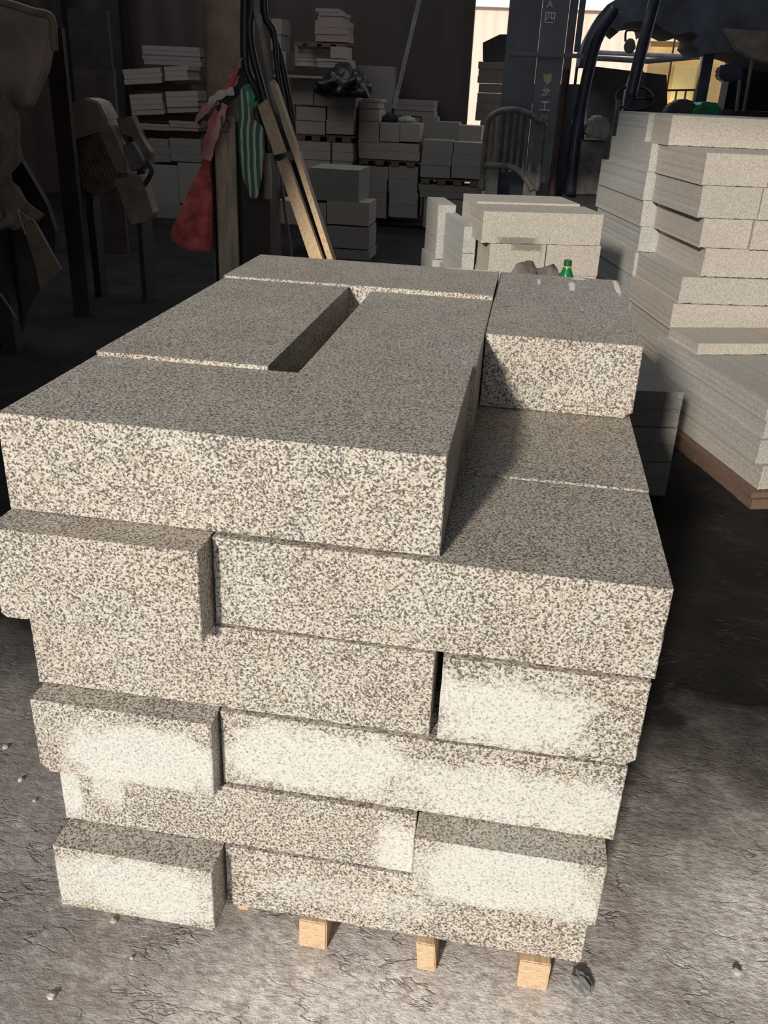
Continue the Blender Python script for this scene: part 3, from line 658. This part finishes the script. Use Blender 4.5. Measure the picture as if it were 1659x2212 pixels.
hang('hose', [(566, 10), (585, 60), (605, 120), (620, 190), (632, 260), (634, 310), (622, 345)], .020, M_rub, 'outer black hose forming the right side of the loop', Yc - .06)
hang('hose', [(572, 15), (592, 70), (598, 140), (610, 220), (616, 280), (612, 330)], .018, M_rub, 'inner black hose inside the right side of the loop', Yc - .12)
hang('hose', [(530, 130), (555, 200), (572, 270), (584, 330)], .03, M_rub, 'thick short black hose behind the striped sack', Yc - .06)
# leaning timbers
def lean(u0, v0, Y0, u1, v1, Y1, w, t, mat, label, nm='leaning_timber'):
    a, c = P(u0, v0, Y0), P(u1, v1, Y1); d = (c - a); 
    c2 = a + d * (a.z / -d.z) if d.z < 0 else c          # down to the floor
    d = (c2 - a); L = d.length; d.normalize(); s_ = d.cross(Vector((0, 1, 0))).normalized(); f_ = d.cross(s_).normalized()
    bm = bmesh.new(); vv = []
    for q in (a, c2):
        for sa, fa in ((-1, -1), (1, -1), (1, 1), (-1, 1)): vv.append(bm.verts.new(q + s_ * (w / 2 * sa) + f_ * (t / 2 * fa)))
    for f in ((3, 2, 1, 0), (4, 5, 6, 7), (0, 1, 5, 4), (1, 2, 6, 5), (2, 3, 7, 6), (3, 0, 4, 7)): bm.faces.new([vv[i] for i in f])
    return tag(link(nm, bm, mat), label, 'timber')
M_tim = wood('tan_timber', (.52, .38, .24), (10, 10, 1))
lean(569, 225, 4.35, 686, 562, 3.35, .072, .03, M_tim, 'wide tan leaning timber nearer the column, bound to the other by the hose loop')
lean(592, 180, 4.38, 717, 562, 3.38, .032, .05, M_tim, 'narrow tan leaning timber right of its wider neighbour, reaching higher')
lean(598, 255, 4.40, 704, 562, 3.44, .05, .02, M_dark, 'dark strip leaning between the two tan timbers', 'leaning_dark_strip')  # plain dark strip filling the gap between the timbers
lean(603, 360, 5.0, 628, 545, 4.7, .02, .015, plain('thin_bar', (.10, .085, .08), .6), 'thin dark bar leaning right of the column foot', 'leaning_bar')
q1 = P(622, 338, 4.0)
bm = bmesh.new(); bmesh.ops.create_cone(bm, cap_ends=True, segments=24, radius1=.085, radius2=.085, depth=.05, matrix=Matrix.Translation(q1) @ Matrix.Rotation(math.radians(-16), 4, 'Y') @ Matrix.Diagonal((1, .7, 1, 1)))
tag(link('binding_strap', bm, M_rub), 'black strap binding the leaning timbers together', 'strap')

# ================================================================ LEFT SIDE MACHINERY
M_rust = plain('rusty_plate', (.31, .235, .185), .8, var=.4, scale=2.5); M_rag = plain('dirty_tarp', (.17, .135, .105), .95, var=.45, scale=6)
hp = empty('hopper', P(50, 300, 4.2), 'rusty brown sheet-metal hopper at the upper left edge', 'hopper')
part('hopper_body', pxprism([(-60, 0), (40, 20), (106, 38), (108, 80), (95, 150), (62, 228), (40, 236), (-60, 220)], 4.2, .09, bev=.01), M_rust, hp)
part('rim', tube([P(-60, -8, 4.17), P(20, 8, 4.17), (P(70, 24, 4.17)), P(104, 32, 4.17), P(114, 50, 4.17), P(118, 110, 4.17)], .022), plain('rim_metal', (.20, .16, .11), .6), hp, True)
part('support_leg', box(P(-40, 300, 4.5).x, P(-10, 300, 4.5).x, 4.4, 4.5, 0, P(0, 230, 4.4).z), M_dark, hp)
tp = empty('tarp', P(30, 480, 3.9), 'crumpled dirty tarpaulin hanging below the hopper at the left edge', 'tarp')
bm = bmesh.new(); NX, NZ = 14, 20; gr = []
def tarp_edge(t): # right edge (u) for v going 190..495
    pts = [(190, 15), (240, 22), (300, 42), (340, 45), (380, 30), (430, 62), (470, 92), (496, 50)]
    v = 190 + 306 * t
    for (a, ua), (b_, ub) in zip(pts, pts[1:]):
        if v <= b_: return v, ua + (ub - ua) * (v - a) / (b_ - a)
    return v, 50
for j in range(NZ + 1):
    v, ur = tarp_edge(j / NZ); row = []
    for i in range(NX + 1):
        u = -70 + (ur + 70) * i / NX; q = P(u, v, 3.9); q.y += .10 * mnoise.noise(Vector((i * .5, j * .35, 2))) + .04 * math.sin(i * 1.4 + j * .3); row.append(bm.verts.new(q))
    gr.append(row)
for j in range(NZ):
    for i in range(NX): bm.faces.new((gr[j][i], gr[j][i + 1], gr[j + 1][i + 1], gr[j + 1][i]))
ex = bmesh.ops.extrude_face_region(bm, geom=bm.faces[:]); bmesh.ops.translate(bm, verts=[e for e in ex['geom'] if isinstance(e, bmesh.types.BMVert)], vec=(0, .02, 0))
part('tarp_sheet', bm, M_rag, tp, True)
cf = empty('cardboard_flap', P(85, 600, 3.88), 'stiff triangular brown cardboard flap with pale edges hanging at the left', 'cardboard')
part('flap_panel', pxprism([(40, 452), (62, 474), (80, 492), (108, 540), (132, 583), (112, 603), (87, 625), (76, 572), (56, 508)], 3.88, .015), plain('brown_card', (.15, .11, .07), .85, var=.3), cf)
part('pale_edge', tube([P(39, 449, 3.87), P(60, 470, 3.87), P(74, 478, 3.87), P(88, 500, 3.87), P(110, 540, 3.87), P(133, 582, 3.87)], .005), plain('edge_grey', (.32, .29, .26), .7), cf)
part('pale_edge', tube([P(39, 452, 3.87), P(46, 478, 3.87), P(56, 506, 3.87)], .006), plain('edge_grey', (.32, .29, .26), .7), cf)
part('wire', tube([P(87, 625, 3.88), P(92, 645, 3.88), P(103, 664, 3.88)], .004), M_dark, cf)
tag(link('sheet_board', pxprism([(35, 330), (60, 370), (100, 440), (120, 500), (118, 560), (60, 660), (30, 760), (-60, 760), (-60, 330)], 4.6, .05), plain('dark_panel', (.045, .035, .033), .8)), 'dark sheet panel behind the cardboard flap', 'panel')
tag(link('metal_rod', tube([P(0, 634, 3.7), P(20, 662, 3.7), P(36, 688, 3.7)], .006, smooth=False), plain('rod_grey', (.20, .18, .18), .5)), 'thin grey rod at the left edge under the cardboard flap', 'rod')
# tall grimy strips between hopper and machine
b = bundle
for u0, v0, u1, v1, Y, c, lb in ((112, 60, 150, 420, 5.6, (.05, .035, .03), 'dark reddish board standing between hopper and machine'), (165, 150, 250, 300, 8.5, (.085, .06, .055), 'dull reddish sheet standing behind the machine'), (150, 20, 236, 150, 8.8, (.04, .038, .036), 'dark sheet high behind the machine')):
    x0, x1, z0, z1 = pbox(u0, v0, u1, v1, Y)
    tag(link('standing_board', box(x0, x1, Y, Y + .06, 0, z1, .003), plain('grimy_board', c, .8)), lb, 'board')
# machine (ribbed electric motor on a tilted frame)
Ym = 6.2; mo = empty('electric_motor', P(235, 480, Ym), 'dusty ribbed electric motor with a hood, tilted on its frame at the left', 'motor')
M_mo = plain('dusty_motor_paint', (.27, .21, .17), .85, var=.3, scale=6); M_md = plain('motor_shade', (.19, .15, .125), .85)
part('hood', pxprism([(98, 262), (104, 250), (150, 225), (185, 210), (212, 220), (228, 250), (236, 275), (215, 285), (165, 300), (135, 315), (112, 290)], Ym, .25, bev=.012), M_mo, mo)
part('motor_body', pxprism([(135, 318), (232, 278), (262, 330), (278, 380), (260, 400), (215, 425), (185, 415), (150, 360)], Ym + .05, .2, bev=.01), M_md, mo)
bm = bmesh.new()
for k in range(11):
    t = k / 10; a = (140 + 92 * t, 318 - 36 * t); c = (184 + 84 * t, 408 - 24 * t)
    pxprism([(a[0] - 2, a[1]), (a[0] + 2, a[1] - 1), (c[0] + 2, c[1]), (c[0] - 2, c[1] + 1)], Ym + .035, .02, bm)
part('cooling_fins', bm, M_md, mo)
part('side_cover', pxprism([(212, 280), (240, 272), (252, 300), (270, 350), (272, 375), (250, 370), (232, 330)], Ym - .06, .12, bev=.008), M_mo, mo)
part('terminal_box', pxprism([(262, 315), (285, 305), (308, 345), (306, 360), (282, 372)], Ym - .1, .12, bev=.008), plain('grey_box_cover', (.15, .13, .13), .7), mo)
part('bracket_arm', pxprism([(250, 255), (285, 250), (300, 290), (325, 330), (322, 360), (308, 368), (310, 335), (285, 295), (262, 290)], Ym, .1, bev=.006), M_md, mo)
part('base_plate', pxprism([(245, 388), (302, 378), (318, 420), (330, 462), (320, 478), (282, 486), (265, 440)], Ym - .02, .15, bev=.008), M_mo, mo)
part('stand', box(P(295, 486, Ym).x, P(305, 486, Ym).x, Ym, Ym + .25, 0, P(300, 478, Ym).z, .004), M_dark, mo)
part('stand', box(P(170, 400, Ym).x, P(185, 400, Ym).x, Ym + .1, Ym + .25, 0, P(200, 410, Ym).z, .004), M_dark, mo)
part('pipe', tube([P(320, 350, Ym), P(328, 370, Ym), P(318, 390, Ym), P(312, 400, Ym)], .02), M_dark, mo)

# ================================================================ FORKLIFT
Yf = 8.0
fk = empty('forklift', P(1190, 430, Yf + .8) * 1.0, 'dark forklift with lettered mast parked behind the pale blocks', 'forklift'); fk.location.z = 0
M_mast = plain('mast_grey', (.21, .215, .235), .5, .0, var=.25, scale=3); M_navy = plain('navy_black_paint', (.055, .065, .095), .35, var=.3)
xa, xb = P(1092, 100, Yf).x, P(1162, 100, Yf).x
part('mast_channel', box(xa, xb, Yf + .05, Yf + .25, .1, 3.4, .004), M_navy, fk)
xc, xd = P(1152.5, 200, Yf).x, P(1209, 200, Yf).x
mp = part('mast_plate', box(xc, xd, Yf, Yf + .12, .1, 3.4, .004), M_mast, fk)
xe, xf = P(1210, 200, Yf).x, P(1227, 200, Yf).x
part('mast_rail', box(xe, xf, Yf + .0, Yf + .2, .1, 3.4, .004), M_navy, fk)
part('lift_cylinder', tube([Vector(((xe + xf) / 2, Yf - .03, .15)), Vector(((xe + xf) / 2, Yf - .03, P(1215, 150, Yf).z))], .03, smooth=False), plain('worn_cylinder', (.14, .09, .08), .4, .5), fk)
part('crossbar', box(P(1100, 118, Yf).x, P(1262, 118, Yf).x, Yf - .02, Yf + .02, P(1200, 124, Yf).z, P(1200, 114, Yf).z, .004), M_mast, fk)
part('mast_rail', box(P(1246, 60, Yf).x, P(1259, 60, Yf).x, Yf, Yf + .12, P(1250, 112, Yf).z, 3.4, .003), M_navy, fk)
# lettering on the mast plate
M_let = plain('faded_letter_paint', (.95, .90, .84), .7, bump=0)
def letter(txt, u, v, size_px, parent, mat=M_let, Y=Yf):
    cu = bpy.data.curves.new('lettering', 'FONT'); cu.body = txt; cu.size = 1; cu.extrude = .02; cu.offset = .012; cu.align_x = 'CENTER'; cu.align_y = 'CENTER'
    to = bpy.data.objects.new('tmp', cu); COL.objects.link(to); bpy.context.view_layer.update()
    me = bpy.data.meshes.new_from_object(to.evaluated_get(bpy.context.evaluated_depsgraph_get())); bpy.data.objects.remove(to)
    bm = bmesh.new(); bm.from_mesh(me)
    if not bm.verts: bm.free(); return
    xs = [q.co.x for q in bm.verts]; ys = [q.co.y for q in bm.verts]; mx, my = (min(xs) + max(xs)) / 2, (min(ys) + max(ys)) / 2; hgt = max(ys) - min(ys)
    c = P(u, v, Y); s_ = (P(u, v - size_px / 2, Y).z - P(u, v + size_px / 2, Y).z) / hgt
    for q in bm.verts: q.co = Vector((c.x + (q.co.x - mx) * s_, Y - .003 + (-q.co.z) * .08, c.z + (q.co.y - my) * s_))
    o = part('lettering', bm, mat, parent)
letter('龙', 1179, 199, 20, mp); letter('工', 1177, 229, 20, mp)
letter('叉', 1175, 259, 20, mp, plain('yellow_letter_paint', (.75, .62, .32), .7, bump=0))
letter('車', 1179, 289, 15, mp, plain('dim_letter_paint', (.42, .4, .38), .7, bump=0))
letter('四', 1188, 38, 24, mp); letter('A', 1188, 9, 16, mp)
part('shield_emblem', pxprism([(1173, 160), (1192, 160), (1191, 174), (1183, 184), (1175, 175)], Yf - .004, .004), plain('brass_shield', (.75, .66, .42), .5, bump=0), mp)
# arched load guard with bars
Yg = 7.6; M_gd = plain('greenish_guard_paint', (.20, .20, .17), .6, var=.45, scale=9)
arch = [(1040, 412), (1044, 350), (1050, 290), (1056, 258), (1078, 241), (1112, 237), (1140, 245), (1162, 260), (1172, 272), (1168, 330), (1160, 412)]
part('load_guard_frame', tube([P(u, v, Yg) for u, v in arch], .028), M_gd, fk, True)
for u in (1064, 1078, 1093, 1108, 1122, 1136, 1150):
    vt = 238 + abs(u - 1108) ** 1.7 * .012; part('guard_bar', box(P(u - 3.4, 300, Yg).x, P(u + 3.4, 300, Yg).x, Yg - .01, Yg + .02, P(u - 4, 372, Yg).z, P(u, vt, Yg).z), M_gd, fk)
part('guard_crossbar', tube([P(1043, 358, Yg), P(1085, 358, Yg), (P(1115, 365, Yg)), P(1140, 392, Yg), P(1150, 410, Yg)], .03), M_gd, fk, True)
part('guard_post', box(P(1050, 390, Yg).x, P(1076, 390, Yg).x, Yg, Yg + .05, 0, P(1060, 360, Yg).z), M_gd, fk)
part('guard_post', box(P(1132, 390, Yg).x, P(1160, 390, Yg).x, Yg, Yg + .05, 0, P(1145, 372, Yg).z), M_gd, fk)
part('cab_panel', pxprism([(1150, 182), (1262, 182), (1262, 425), (1150, 425)], Yf + .5, .05), M_navy, fk)
# overhead guard legs and body
part('guard_pillar', tube([P(1232, 420, Yf), P(1240, 330, Yf), P(1254, 240, Yf + .05), P(1272, 150, Yf + .1), P(1292, 80, Yf + .15), P(1330, 20, Yf + .2)], .055, 12), M_navy, fk, True)
part('guard_pillar', tube([P(1362, 210, Yf + .1), P(1378, 140, Yf + .1), P(1396, 70, Yf + .15), P(1412, 10, Yf + .2), P(1430, -60, Yf + .2)], .055, 12), M_navy, fk, True)
part('engine_cover', pxprism([(1262, 292), (1268, 276), (1280, 256), (1298, 250), (1316, 258), (1322, 285), (1312, 306)], Yf - .1, .7, bev=.02), plain('grey_cover', (.36, .34, .30), .7), fk)
part('seat_back', pxprism([(1234, 275), (1237, 258), (1246, 246), (1262, 242), (1258, 275)], Yf + .2, .3, bev=.02), plain('pale_grey_seat', (.24, .25, .25), .7), fk)
part('body_panel', pxprism([(1238, 305), (1314, 308), (1308, 420), (1225, 420)], Yf, .8, bev=.01), plain('grey_body', (.30, .27, .24), .75, var=.45), fk)
part('chassis', pxprism([(1215, 420), (1322, 420), (1322, 470), (1215, 470)], Yf + .05, .9, bev=.01), M_dark, fk)
part('brace', tube([P(1336, 215, Yf - .15), P(1318, 330, Yf - .15), P(1300, 422, Yf - .15)], .022, smooth=False), plain('grey_brace', (.17, .165, .155), .6), fk)
for u in (1180, 1290):
    c = P(u, 440, Yf); bm = bmesh.new(); bmesh.ops.create_cone(bm, cap_ends=True, segments=32, radius1=.26, radius2=.26, depth=.2, matrix=Matrix.Translation((c.x, Yf + .4, .26)) @ Matrix.Rotation(math.pi / 2, 4, 'Y')); part('wheel', bm, M_rub, fk)

# ================================================================ TRACTOR WITH CANOPY beyond the doorway
Yt = 9.6
tr = empty('tractor', Vector((P(1440, 240, Yt).x, Yt + .6, 0)), 'tractor with a torn dark canopy, mirror and steering wheel behind the tall right stack', 'tractor')
can = [(1252, 140), (1256, 112), (1266, 80), (1290, 35), (1312, 10), (1345, -10), (1400, -30), (1700, -60), (1700, 150), (1655, 138), (1600, 120), (1560, 112), (1516, 118), (1512, 108), (1500, 96), (1507, 76), (1494, 67), (1470, 74), (1455, 74), (1430, 62), (1417, 50), (1408, 60), (1400, 70), (1396, 52), (1385, 45), (1350, 50), (1335, 70), (1322, 58), (1306, 66), (1290, 90), (1278, 120), (1272, 140)]
M_can = plain('dark_canopy_cloth', (.15, .165, .21), .8, var=.45, scale=3, bump=.4)
bm = pxprism(can, Yt, 1.4); part('canopy', bm, M_can, tr)
part('canopy_fold', pxprism([(1560, 60), (1640, 66), (1680, 70), (1680, 140), (1630, 132), (1590, 112)], Yt - .12, .1, bev=.02), plain('brown_grey_cloth', (.36, .31, .27), .85), tr)
part('canopy_post', box(P(1512, 180, Yt).x, P(1536, 180, Yt).x, Yt + .1, Yt + .25, .5, P(1520, 100, Yt).z, .005), M_navy, tr)
part('dashboard', pxprism([(1352, 190), (1368, 150), (1385, 145), (1396, 165), (1392, 205), (1400, 250), (1345, 250)], Yt - .2, .25, bev=.01), M_navy, tr)
sw = bmesh.new(); c = P(1372, 212, Yt - .4); import_pts = [c + Matrix.Rotation(math.radians(35), 3, 'X') @ Vector((math.cos(a * math.pi / 12) * .2, math.sin(a * math.pi / 12) * .2, 0)) for a in range(25)]
atube(sw, import_pts, .014, 8)
for a in (0, 8, 16): atube(sw, [c, import_pts[a]], .01, 6)
part('steering_wheel', sw, M_rub, tr, True)
part('mirror', pxprism([(1350, 92), (1358, 82), (1370, 84), (1374, 102), (1366, 116), (1352, 114), (1347, 104)], Yt - .3, .04, bev=.01), plain('mirror_back', (.16, .16, .15), .5), tr)
part('mirror_arm', tube([P(1351, 90, Yt - .28), P(1352, 70, Yt - .28), P(1360, 65, Yt - .28), P(1395, 66, Yt - .28)], .012), M_navy, tr)
part('fender', pxprism([(1432, 262), (1440, 235), (1458, 219), (1480, 213), (1502, 220), (1505, 262)], Yt - .3, .35, bev=.02), plain('grey_fender', (.09, .08, .085), .6), tr)
part('hood', pxprism([(1498, 262), (1502, 232), (1512, 222), (1540, 219), (1558, 226), (1562, 262)], Yt - .45, .6, bev=.03), plain('green_paint', (.02, .30, .12), .45, bump=0), tr, label='green rounded cover')
part('air_cleaner', pxprism([(1552, 158), (1562, 140), (1600, 135), (1608, 160), (1602, 176), (1560, 176)], Yt - .3, .3, bev=.02), M_navy, tr)
part('front_frame', box(P(1560, 245, Yt - .2).x, P(1700, 245, Yt - .2).x, Yt - .2, Yt, P(1600, 262, Yt).z, P(1600, 238, Yt).z, .005), plain('brown_frame', (.07, .055, .05), .7), tr)
for u, v0, v1, u2 in ((1590, 240, 172, 1598), (1606, 240, 130, 1625)):
    part('handrail', tube([P(u, v0, Yt - .3), P(u2, v1, Yt - .3)], .016, smooth=False), plain('grey_rail', (.22, .21, .20), .5), tr)
for u in (1470, 1540):
    c = P(u, 260, Yt); bm = bmesh.new(); bmesh.ops.create_cone(bm, cap_ends=True, segments=32, radius1=.42, radius2=.42, depth=.25, matrix=Matrix.Translation((c.x, Yt + .3, .42)) @ Matrix.Rotation(math.pi / 2, 4, 'Y')); part('wheel', bm, M_rub, tr)
tag(link('brown_stand', box(P(1570, 200, Yt + 1.7).x, P(1700, 200, Yt + 1.7).x, Yt + 1.7, Yt + 2.2, 0, P(1600, 120, Yt + 1.7).z), plain('dark_brown_crate', (.045, .035, .032), .8)), 'dark brown crate at the right edge behind the tractor', 'crate')

# ================================================================ YARD BEYOND
b = bundle
tag(link('steel_bin', pxprism([(1272, 142), (1440, 162), (1445, 345), (1262, 345)], 11.0, 1.2), plain('dark_bin_paint', (.27, .27, .27), .6, var=.2)), 'large dark steel bin behind the steering wheel', 'bin')
for u0, v0, u1, v1, lb in ((1045, 78, 1096, 128, 'dark block stack under the yard gable, left of the mast'),):
    bm = pxprism([(1043, 92), (1080, 74), (1098, 74), (1098, 132), (1043, 132)], 14.5, 1.0); tag(link('covered_crate', bm, plain('dark_cover', (.07, .06, .06), .8)), 'dark covered crate with a sloping top, just left of the mast', 'crate')
bundle(1032, 134, 1094, 180, 14.4, BK[1], 'grey block bundle outside, upper, between wall end and mast', 3, group='bundles between wall end and mast')
bundle(1030, 181, 1094, 262, 14.4, BK[1], 'grey block bundle outside, lower, between wall end and mast', 4, group='bundles between wall end and mast')
bundle(1030, 263, 1094, 420, 14.3, BK[3], 'brownish block bundle outside behind the arched guard', 4, group='bundles between wall end and mast')
M_pink = corrugated('pink_cladding', (.62, .47, .39), 0, 2.2, var=.1); M_yel = corrugated('yellow_cladding', (.78, .52, .20), 0, 2.0, var=.12)
a_ = P(980, 40, 40); c_ = P(1700, 40, 40)
hb = empty('pink_building', (P(1200, 100, 40).x, 44, 0), 'long pinkish corrugated building across the yard', 'building')
part('wall', box(a_.x - 6, c_.x + 8, 40, 48, 0, P(1060, 16, 40).z), M_pink, hb)
part('roof_edge', box(a_.x - 6, c_.x + 8, 39.7, 48, P(1060, 16, 40).z, P(1060, 8, 40).z), plain('pale_roof', (.7, .68, .64), .6), hb)
yb_ = empty('yellow_building', (P(1460, 150, 24).x, 25, 0), 'sunlit yellow shed in the yard beyond the tractor', 'building')
part('wall', box(P(1398, 150, 24).x, P(1760, 150, 24).x, 24, 28, 0, P(1450, 84, 24).z), M_yel, yb_)
part('roof', pxprism([(1396, 88), (1408, 58), (1760, 70), (1760, 96)], 23.7, 4.4), plain('cream_roof', (.80, .70, .45), .6), yb_)
part('door', box(P(1452, 180, 23.95).x, P(1500, 180, 23.95).x, 23.92, 23.99, 0, P(1475, 140, 23.95).z), plain('yellow_door', (.90, .66, .24), .6, var=.05, bump=0), yb_)
def pipe(u0, v0, u1, v1, Y, r, c, lb, nm='pipe', cat='pipe', grp=None):
    a, d = P(u0, v0, Y), P(u1, v1, Y)
    return tag(link(nm, tube([a, d], r, smooth=False), plain(nm + '_paint', c, .5), smooth=False), lb, cat, grp)
tg = empty('gantry_beam', P(1380, 120, 12.5), 'pale horizontal beams running across behind mirror and pillars', 'beam'); 
part('beam', tube([P(1262, 112, 12.5), P(1512, 124, 12.5)], .03, smooth=False), plain('white_beam', (.7, .7, .72), .5), tg)
part('beam', tube([P(1262, 124, 12.6), P(1400, 132, 12.6), P(1512, 122, 12.6)], .035, smooth=False), plain('grey_beam', (.25, .27, .28), .5), tg)
for u in (1240, 1520): part('post', box(P(u - 3, 200, 12.5).x, P(u + 3, 200, 12.5).x, 12.5, 12.6, 0, P(u, 112, 12.5).z), M_dark, tg)
rl = empty('yard_railing', Vector((P(1470, 200, 13.0).x, 13, 0)), 'thin orange-brown railing in front of the yellow shed', 'railing'); M_or = plain('orange_rail', (.45, .22, .12), .6)
part('rail', tube([P(1440, 195, 13.0), P(1508, 194, 13.0)], .014, smooth=False), M_dark, rl)
for u in (1440, 1462, 1482, 1502):
    q = P(u, 195, 13.0); part('post', tube([q + Vector((0, 0, .75 if u in (1440,) else 0)), Vector((q.x, 13.0, 0))], .014, smooth=False), M_or, rl)
